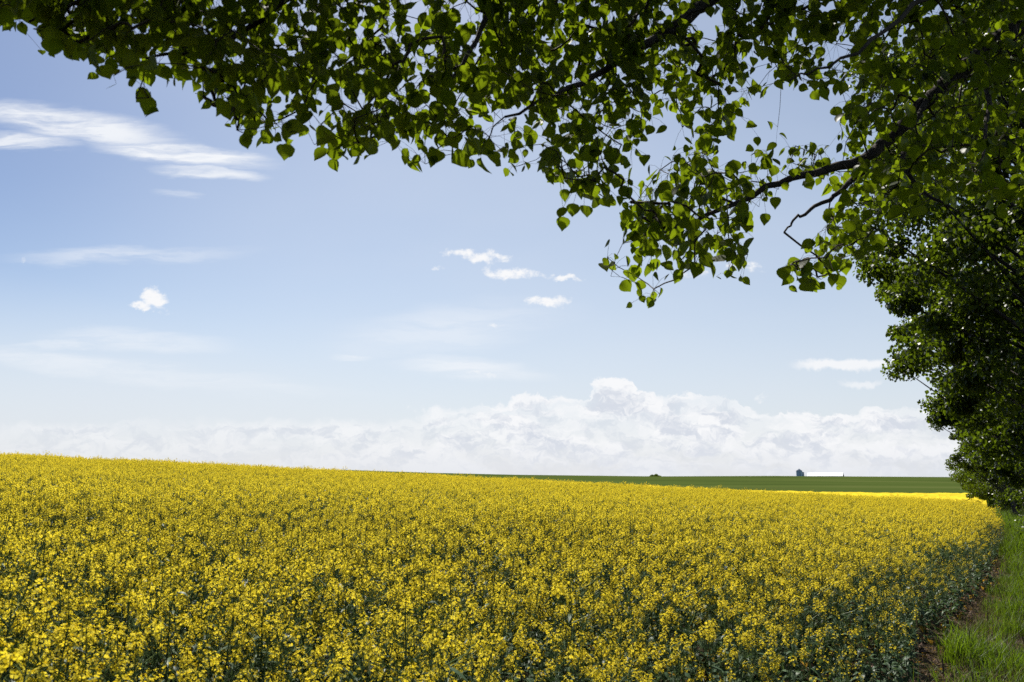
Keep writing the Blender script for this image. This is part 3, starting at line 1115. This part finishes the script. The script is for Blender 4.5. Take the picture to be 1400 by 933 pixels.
LOW = [(-60, 10), (0, 30), (14, 28), (30, 18), (40, 52), (62, 66), (95, 72), (125, 84), (150, 118), (168, 122), (200, 146), (225, 112), (250, 130), (285, 136),
       (310, 158), (325, 192), (345, 208), (365, 176), (392, 212), (410, 188), (430, 208), (455, 230), (475, 224), (500, 222), (520, 200), (545, 214),
       (590, 228), (632, 228), (660, 220), (690, 228), (725, 242), (750, 234), (768, 254), (800, 264), (828, 290), (850, 300), (872, 250), (872, 225), (884, 190),
       (905, 143), (921, 168), (946, 184), (985, 196), (1012, 168), (1025, 140), (1050, 118), (1075, 118), (1100, 128), (1132, 148), (1145, 120), (1145, -90), (-60, -90)]
BOUGH_LOW = [(866, 246), (900, 226), (914, 208), (957, 193), (1000, 228), (1021, 200), (1043, 166), (1082, 174), (1121, 192), (1160, 208), (1150, 235), (1100, 250),
             (1060, 268), (1032, 290), (1016, 325), (1026, 345), (1010, 378), (980, 390), (960, 368), (940, 360), (905, 412), (872, 432), (852, 406), (822, 368), (822, 344), (850, 320)]
BOUGH_HANG = [(1150, 232), (1200, 215), (1245, 300), (1215, 318), (1195, 332), (1178, 346), (1158, 376), (1105, 400), (1082, 384), (1066, 342), (1082, 322), (1115, 325), (1138, 285)]
MASS_R = [(1118, -90), (1500, -90), (1500, 300), (1330, 275), (1290, 268), (1250, 285), (1200, 268), (1160, 215), (1150, 180), (1140, 150)]
HOLES = [[(950, 8), (985, 10), (978, 70), (955, 75)], [(1020, 55), (1048, 52), (1052, 108), (1022, 118)], [(1122, 62), (1160, 60), (1165, 92), (1128, 90)],
         [(22, 18), (52, 6), (78, 40), (60, 50)], [(450, 18), (470, 20), (480, 70), (470, 76)], [(560, 20), (580, 30), (572, 58), (556, 46)], [(618, 6), (660, 0), (655, 28), (632, 46)],
         [(553, 65), (575, 75), (582, 112), (560, 100)], [(338, 30), (350, 32), (348, 60), (336, 55)]]
EXTRA_LEAVES = [(1046, 300, 4.0), (1060, 277, 4.1), (1157, 275, 4.2), (200, 143, 2.6), (390, 208, 2.6), (768, 292, 3.4), (772, 268, 3.5), (770, 305, 3.6), (783, 288, 3.5), (800, 290, 3.4),
                (1304, 277, 3.3), (1226, 118, 3.0), (1240, 152, 3.1), (1250, 210, 3.3), (1265, 245, 3.4)]


def shape_ok(x, y):
    ok_ = inside(LOW, x, y) | inside(BOUGH_LOW, x, y) | inside(BOUGH_HANG, x, y) | inside(MASS_R, x, y)
    for h_ in HOLES:
        ok_ &= ~inside(h_, x, y)
    return ok_


def depth_of(x, r_):
    """distance of the boughs: near at the left end, farther to the right"""
    return np.interp(x, [-60, 350, 700, 950, 1400], [2.45, 2.7, 3.2, 3.9, 4.3]) + (r_ - .35) * np.interp(x, [0, 700, 1400], [.7, 1.0, 1.5])


TX, TY = 5.9, 5.4
TZ = float(ground_z(TX, TY))
tree = empty('poplar_tree', (TX, TY, TZ))
tag(tree, 'overhanging poplar at the top of the view, big heart-shaped leaves on thick boughs', 'tree')
T0 = np.array((TX, TY, TZ))


def loc_(pts_):
    return np.asarray(pts_, float) - T0


tb = MB()
tz = np.array([0, .6, 1.6, 2.8, 4.2, 5.6, 7.2, 9.5])
tkr = np.stack([.05 * np.sin(tz), .06 * np.cos(tz * .8) - .06, tz], 1)
tb.tube(tkr, [.27, .21, .19, .18, .165, .145, .11, .05], 12, 0)
tb.build('trunk', [M['bark']], tree)


def trunk_pt(h):
    return T0 + np.array([np.interp(h, tz, tkr[:, c]) for c in range(3)])


# limbs: (points in the view with their distance), start height on the trunk, radius at start and end
LIMBS = [
    # the thick limb at the right and its fork to the low bough
    dict(pts=[(1400, 18, 4.9), (1330, 85, 4.75), (1270, 132, 4.6), (1215, 190, 4.5), (1180, 222, 4.4), (1110, 234, 4.3), (1050, 256, 4.2), (960, 300, 4.1), (905, 318, 4.0)], h=6.2, r=(.080, .060, .050, .045, .038, .030, .022, .017, .011, .006)),
    # its drooping side branch
    dict(pts=[(1180, 235, 4.4), (1140, 268, 4.35), (1105, 288, 4.3), (1085, 300, 4.3), (1072, 318, 4.3)], h=None, r=(.020, .013, .010, .007, .005)),
    # upper bough over the middle of the view
    dict(pts=[(1150, -130, 4.3), (970, -2, 3.9), (930, 34, 3.75), (880, 62, 3.6), (830, 95, 3.45), (760, 130, 3.3), (690, 160, 3.2)], h=6.6, r=(.075, .055, .036, .030, .022, .016, .010, .005)),
    # long bough to the left end
    dict(pts=[(900, -260, 3.9), (700, -130, 3.3), (560, -70, 3.0), (470, -40, 2.9), (390, 0, 2.8), (355, 25, 2.75), (318, 55, 2.7), (270, 72, 2.65), (200, 80, 2.6)], h=6.9, r=(.07, .05, .036, .028, .022, .015, .012, .009, .006, .004)),
    dict(pts=[(560, -70, 3.0), (430, -75, 2.75), (300, -55, 2.6), (180, -20, 2.5), (90, 10, 2.45), (40, 30, 2.45)], h=None, r=(.020, .016, .012, .008, .006, .004)),
    dict(pts=[(700, -130, 3.3), (690, -40, 3.1), (660, 40, 3.0), (620, 110, 2.95), (590, 170, 2.95)], h=None, r=(.022, .016, .011, .007, .004)),
    # hanging twigs inside the right mass
    dict(pts=[(1330, 85, 4.7), (1352, 130, 4.3), (1348, 190, 4.1), (1340, 235, 4.0)], h=None, r=(.022, .015, .010, .005)),
    dict(pts=[(1270, 132, 4.55), (1225, 215, 4.2), (1260, 265, 4.0), (1310, 290, 3.9)], h=None, r=(.02, .014, .010, .005)),
    dict(pts=[(1400, -120, 4.2), (1290, -20, 3.7), (1210, 40, 3.5), (1130, 95, 3.4), (1080, 110, 3.4)], h=6.4, r=(.05, .028, .016, .010, .006, .004)),
]
nodes, node_limb = [], []
for li, L in enumerate(LIMBS):
    P = [at(*q) for q in L['pts']]
    if L['h'] is not None:
        p0 = trunk_pt(L['h'] - 1.2)
        P = [p0] + P
    P = np.array(P)
    # resample with a slight wobble
    seg = np.linspace(0, len(P) - 1, (len(P) - 1) * 4 + 1)
    Q = np.stack([np.interp(seg, np.arange(len(P)), P[:, c]) for c in range(3)], 1)
    for _ in range(2):
        Q[1:-1] = .25 * Q[:-2] + .5 * Q[1:-1] + .25 * Q[2:]
    Q[1:-1] += rng.normal(0, .007, Q[1:-1].shape)
    rad_ = np.interp(seg, np.arange(len(P)), L['r'])
    L['Q'], L['rad'] = Q, rad_
    for k, q in enumerate(Q):
        fx, fy_ = to_px(q)
        if rad_[k] < .03 and q[1] > 1:
            nodes.append(q)
            node_limb.append(li)

# clusters of leaves
CL = []


def sample_clusters(n_, x0, x1, y0, y1):
    x, y = rng.uniform(x0, x1, n_), rng.uniform(y0, y1, n_)
    r_ = rng.random(n_)
    ok_ = shape_ok(x, y)
    return x[ok_], y[ok_], r_[ok_]


x, y, r_ = sample_clusters(4200, -60, 1480, -90, 440)
keepm = rng.random(len(x)) < np.interp(x, [-60, 350, 560, 700, 850, 1000, 1150, 1300], [.27, .37, .50, .58, .70, .80, .84, .88])
gap = lumps(x, y, .040, 77) + .6 * lumps(x, y, .085, 78)
keepm |= (y < np.interp(x, [300, 600, 1000], [60, 110, 110])) & (rng.random(len(x)) < .85)
keepm &= (gap > np.where(y < 110, -1.1, -.7)) | (rng.random(len(x)) < .15)
x, y, r_ = x[keepm], y[keepm], r_[keepm]
LIMB_LINE = np.array([(1400, 18, 4.9), (1330, 85, 4.75), (1270, 132, 4.6), (1215, 190, 4.5), (1180, 222, 4.4), (1110, 234, 4.3), (1050, 256, 4.2), (960, 300, 4.1)], float)


def hides_limb(px_, py_, Y_):
    """the side of the big limb that faces the field carries few leaves"""
    out = np.zeros(np.shape(px_), bool)
    for a, b2 in zip(LIMB_LINE[:-1], LIMB_LINE[1:]):
        dx_, dy_ = b2[0] - a[0], b2[1] - a[1]
        t_ = np.clip(((px_ - a[0]) * dx_ + (py_ - a[1]) * dy_) / (dx_ * dx_ + dy_ * dy_), 0, 1)
        dist_ = np.hypot(px_ - a[0] - t_ * dx_, py_ - a[1] - t_ * dy_)
        out |= (dist_ < 17) & (Y_ < a[2] + t_ * (b2[2] - a[2]))
    return out


for a, b2, c2 in zip(x, y, r_):
    CL.append(at(a, b2, depth_of(a, c2)))
n_view = len(CL)
# unseen extra clusters above the frame, added to shade the boughs in view
for q_ in range(3600):
    Yd = rng.uniform(1.7, 4.4) if q_ % 9 < 5 else rng.uniform(3.2, 6.6)
    px_ = rng.uniform(-250, 1500) if q_ % 9 < 5 else rng.uniform(650, 1550)
    py_ = rng.uniform(-620, -100)
    CL.append(at(px_, py_, Yd))
for q_ in range(1300):  # more unseen clusters, added to darken the right mass
    CL.append(at(rng.uniform(880, 1520), rng.uniform(-380, -70), rng.uniform(4.0, 6.6)))
CL = np.array(CL)

# grow twigs: connect every cluster to the closest point already on the tree
allp = np.array(nodes)
par = [-1] * len(nodes)
limb_of = list(node_limb)
pend = list(range(len(CL)))
best_d = np.full(len(CL), 1e9)
best_p = np.zeros(len(CL), int)
for q in range(len(CL)):
    d_ = np.linalg.norm(allp - CL[q], axis=1)
    best_p[q] = d_.argmin()
    best_d[q] = d_.min()
alive = np.ones(len(CL), bool)
P_all = list(allp)
order = []
while alive.any():
    q = np.where(alive, best_d, 1e9).argmin()
    alive[q] = False
    pi_ = best_p[q]
    P_all.append(CL[q])
    par.append(pi_)
    limb_of.append(limb_of[pi_])
    me_ = len(P_all) - 1
    order.append((q, me_))
    d_ = np.linalg.norm(CL - CL[q], axis=1) * 1.05
    up_ = alive & (d_ < best_d)
    best_d[up_] = d_[up_]
    best_p[up_] = me_
P_all = np.array(P_all)
desc = np.ones(len(P_all))
for q, me_ in reversed(order):
    if par[me_] >= 0:
        desc[par[me_]] += desc[me_]

limb_objs, twig_mb, leaf_mb = [], {}, {}
for li, L in enumerate(LIMBS):
    mb = MB()
    mb.tube(loc_(L['Q']), L['rad'], 9, 0)
    twig_mb[li], leaf_mb[li] = mb, MB()
nl0 = len(nodes)
for q, me_ in order:
    pi_ = par[me_]
    a, b2 = P_all[pi_], P_all[me_]
    ln_ = np.linalg.norm(b2 - a)
    r1 = min(.0075, .0013 * desc[me_] ** .42)
    r0 = min(.0085, r1 * 1.25)
    mid = (a + b2) / 2 + np.array((rng.normal(0, .06), rng.normal(0, .06), rng.normal(.02, .06))) * ln_
    twig_mb[limb_of[me_]].tube(loc_([a, mid, b2]), [r0, (r0 + r1) / 2, r1], 5, 1)
n_near = 0
for q, me_ in order:
    c = P_all[me_]
    in_view = q < n_view
    k = rng.integers(4, 8) if in_view else rng.integers(5, 9)
    jo = rng.normal(0, .058, (k, 3)) + np.array((0, 0, -.03))
    base = c + jo
    sz = rng.uniform(.036, .078, k) * rng.choice([.75, 1, 1, 1.2])
    tip = np.column_stack([rng.normal(0, .55, k), rng.normal(0, .55, k), -rng.uniform(.35, 1.2, k)])
    nr_ = np.column_stack([rng.normal(0, .8, k), rng.normal(-.55, .7, k), rng.normal(.35, .6, k)])
    if in_view:
        sz = sz * np.interp(to_px(c)[0], [300, 800], [1.0, 1.06])
        mx_, my_ = to_px(base + unit(tip) * sz[:, None] * .6)
        ja, jb = rng.normal(0, 9, 2)
        ok_ = shape_ok(mx_ + ja, my_ + jb) & (rng.random(k) < .93)
        ok_ &= ~(hides_limb(mx_, my_, base[:, 1]) & (rng.random(k) < .5))
    else:
        mx_, my_ = to_px(base + unit(tip) * sz[:, None])
        ok_ = my_ < -8
    if not ok_.any():
        continue
    base, sz, tip, nr_ = base[ok_], sz[ok_], tip[ok_], nr_[ok_]
    lb = leaf_mb[limb_of[me_]]
    leaves_full(lb, loc_(base), tip, nr_, sz, 0)
    n_near += len(base)
    for bb, tt_ in zip(base, unit(tip)):
        m_ = (c + bb) / 2 + np.array((0, 0, .012))
        lb.tube(loc_([c, m_, bb, bb + tt_ * .012]), [.0010, .0008, .0007, .0005], 3, 1)
for (px_, py_, dd) in EXTRA_LEAVES:
    c = at(px_, py_, dd)
    li = int(node_limb[int(np.linalg.norm(np.array(nodes) - c, axis=1).argmin())])
    k = 1
    sz = np.array([.066])
    tip = np.array([[rng.normal(0, .2), rng.normal(0, .2), -1.0]])
    base = (c - unit(tip[0]) * sz * .5)[None]
    leaves_full(leaf_mb[li], loc_(base), tip, np.array([[rng.normal(0, .3), -1.0, .3]]), sz, 0)
    # its stalk and the twig that carries it
    dn = P_all[np.linalg.norm(P_all - (base[0] + np.array((0, 0, .03))), axis=1).argmin()]
    leaf_mb[li].tube(loc_([dn, (dn + base[0]) / 2 + np.array((0, 0, .02)), base[0]]), [.0016, .0011, .0007], 4, 1)
for li in range(len(LIMBS)):
    limb_objs.append(twig_mb[li].build('branch', [M['bark'], M['twig']], tree))
    if leaf_mb[li].n:
        leaf_mb[li].build('foliage', [M['leaf'], M['twig']], limb_objs[li])
# the tree's own top, above and behind the frame
cb = MB()
k = 9000
c0 = np.array([(rng.normal(0, 1.7), rng.normal(-.2, 1.7), rng.uniform(4.8, 10.5)) for _ in range(70)])
cid = rng.integers(0, 70, k)
b_ = c0[cid] + rng.normal(0, .38, (k, 3))
wx, wy = to_px(b_ + T0)
ok_ = ~((wy > -30) & (wx < 1480) & ((b_ + T0)[:, 1] > .3))
b_ = b_[ok_]
leaves_lite(cb, b_, rng.normal(0, .5, b_.shape) + np.array((0, 0, -1)), rng.normal(size=b_.shape), .075 * rng.uniform(.7, 1.2, len(b_)), 0)
cb.build('crown', [M['leaf']], tree)

# ------------------------------------------------------------------ the farm on the horizon
M['silo'] = plain('galvanised_steel', (.34, .48, .56), (.40, .54, .62), .8, 0.5, 0.0, (1, 1, .1), metallic=0.2, spec=.4)
M['white'] = plain('white_metal_roof', (.68, .69, .70), (.76, .77, .78), .5, 0.55)
M['shade'] = plain('barn_end_shade', (.10, .12, .13), (.14, .16, .17), 2, .8)  # gable ends of the white barn: their shade put into the colour; door shares it
M['pane'] = plain('dark_glass', (.03, .04, .05), (.05, .06, .07), 2, .2)
FD = 1050.0


def silo(px, wpx, hpx, roof_px, label, dd=0.0):
    Y = FD + dd
    r_ = wpx / FOC * Y / 2
    X = (px - 700) / FOC * Y
    z0 = float(ground_z(X, Y)) - .6
    ztop = float(at(px, 651.5 - hpx, Y)[2])
    root = empty('grain_silo', (X, Y, z0))
    tag(root, label, 'silo', 'grain silos of the farm on the horizon')
    H = ztop - z0
    k = 24
    mb = MB()
    zs = np.linspace(0, H, 13)
    for q in range(12):                       # rings of corrugated sheet
        mb.tube([(0, 0, zs[q]), (0, 0, zs[q + 1] - .06)], [r_, r_], k, 0, True)
        mb.tube([(0, 0, zs[q + 1] - .06), (0, 0, zs[q + 1])], [r_ * 1.012, r_ * 1.012], k, 0, True)
    mb.build('wall', [M['silo']], root)
    rb = MB()
    hr = roof_px / FOC * Y
    rb.tube([(0, 0, H), (0, 0, H + .05), (0, 0, H + hr * .85), (0, 0, H + hr * .86), (0, 0, H + hr)], [r_ * 1.01, r_ * 1.05, r_ * .14, r_ * .14, r_ * .12], k, 0)
    rb.tube([(0, 0, H + hr), (0, 0, H + hr + .01)], [r_ * .12, .01], k, 0)
    rf = rb.build('roof', [M['white']], root)
    lb = MB()
    for s in (-.25, .25):
        lb.tube([(s, -r_ - .25, .3), (s, -r_ - .25, H)], [.05, .05], 5, 0)
    for q in np.arange(.5, H, .5):
        lb.tube([(-.25, -r_ - .25, q), (.25, -r_ - .25, q)], [.03, .03], 4, 0)
    lb.build('ladder', [M['silo']], root)


silo(1087.5, 8.0, 7.4, 3.0, 'larger blue-grey grain silo with white cone roof on the horizon')
silo(1092.3, 3.2, 5.4, .7, 'smaller blue-grey grain silo tucked against the larger one', 4)

X0, X1 = (1103.5 - 700) / FOC * FD, (1148 - 700) / FOC * FD
bz = float(ground_z((X0 + X1) / 2, FD)) - .6
bt = float(at(1125, 646.6, FD)[2])
be = float(at(1125, 651.2, FD)[2])
barn = empty('barn', ((X0 + X1) / 2, FD + 8, bz), R(-28))
tag(barn, 'long low white barn with bright metal roof beside the silos', 'barn')
hl, H, E, W2 = (X1 - X0) / 2, bt - bz, be - bz, 8.0
mb = MB()
mb.add([(-hl, -W2, 0), (hl, -W2, 0), (hl, -W2, E), (-hl, -W2, E), (-hl, W2, 0), (hl, W2, 0), (hl, W2, E), (-hl, W2, E), (-hl, 0, H - .1), (hl, 0, H - .1)],
       [(0, 1, 2, 3), (5, 4, 7, 6)], 0)
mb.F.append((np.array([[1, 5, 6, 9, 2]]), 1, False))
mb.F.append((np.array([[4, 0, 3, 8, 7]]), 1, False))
mb.build('wall', [M['white'], M['shade']], barn)
rb = MB()
o_ = .5
for s in (-1, 1):
    a0, a1 = np.array((0, 0, H)), np.array((0, s * (W2 + .6), E - .15))
    v = []
    for q in (a0, a1):
        for xx in (-hl - o_, hl + o_):
            for t_ in (0, .15):
                v.append(q + np.array((xx, 0, t_)))
    rb.add(v, [(1, 3, 7, 5), (0, 4, 6, 2), (0, 1, 5, 4), (2, 6, 7, 3), (4, 5, 7, 6), (0, 2, 3, 1)], 0)
rb.build('roof', [M['white']], barn)
db = MB()
db.box(hl - .02, hl + .06, -2.5, 2.5, 0, max(1.5, E - .2))
db.build('door', [M['shade']], barn)

# a far clump of bushes on the skyline
for px_, wd, hh, lab in ((893, 15, 2.6, 'dark clump of bushes on the far green skyline'),):
    Y = 1080.0
    X = (px_ - 700) / FOC * Y
    zb = float(ground_z(X, Y))
    root = empty('bush', (X, Y, zb))
    tag(root, lab, 'bush')
    lb = MB()
    k = 1500
    wdm, hm = wd / FOC * Y, hh / FOC * Y + .8
    bx = rng.uniform(-.5, .5, k)
    b_ = np.column_stack([bx * wdm, rng.normal(0, 1.5, k), rng.random(k) * hm * (1 - (2 * np.abs(bx)) ** 2.2) * (0.75 + .25 * np.sin(bx * 14))])
    leaves_lite(lb, b_, rng.normal(size=b_.shape), rng.normal(size=b_.shape), rng.uniform(.5, 1.0, k), 0)
    lb.build('foliage', [M['leaf_far']], root)
    sbm = MB()
    for q in (-.3, -.1, .12, .33):
        sbm.tube([(0, 0, -.3), (q * wdm * .5, 0, hm * .2), (q * wdm, 0, hm * .5)], [.3, .2, .1], 6, 0)
    sbm.build('stem', [M['twig']], root)

print('crop plants', N_CROP, 'near leaves', n_near, 'clusters', len(CL))
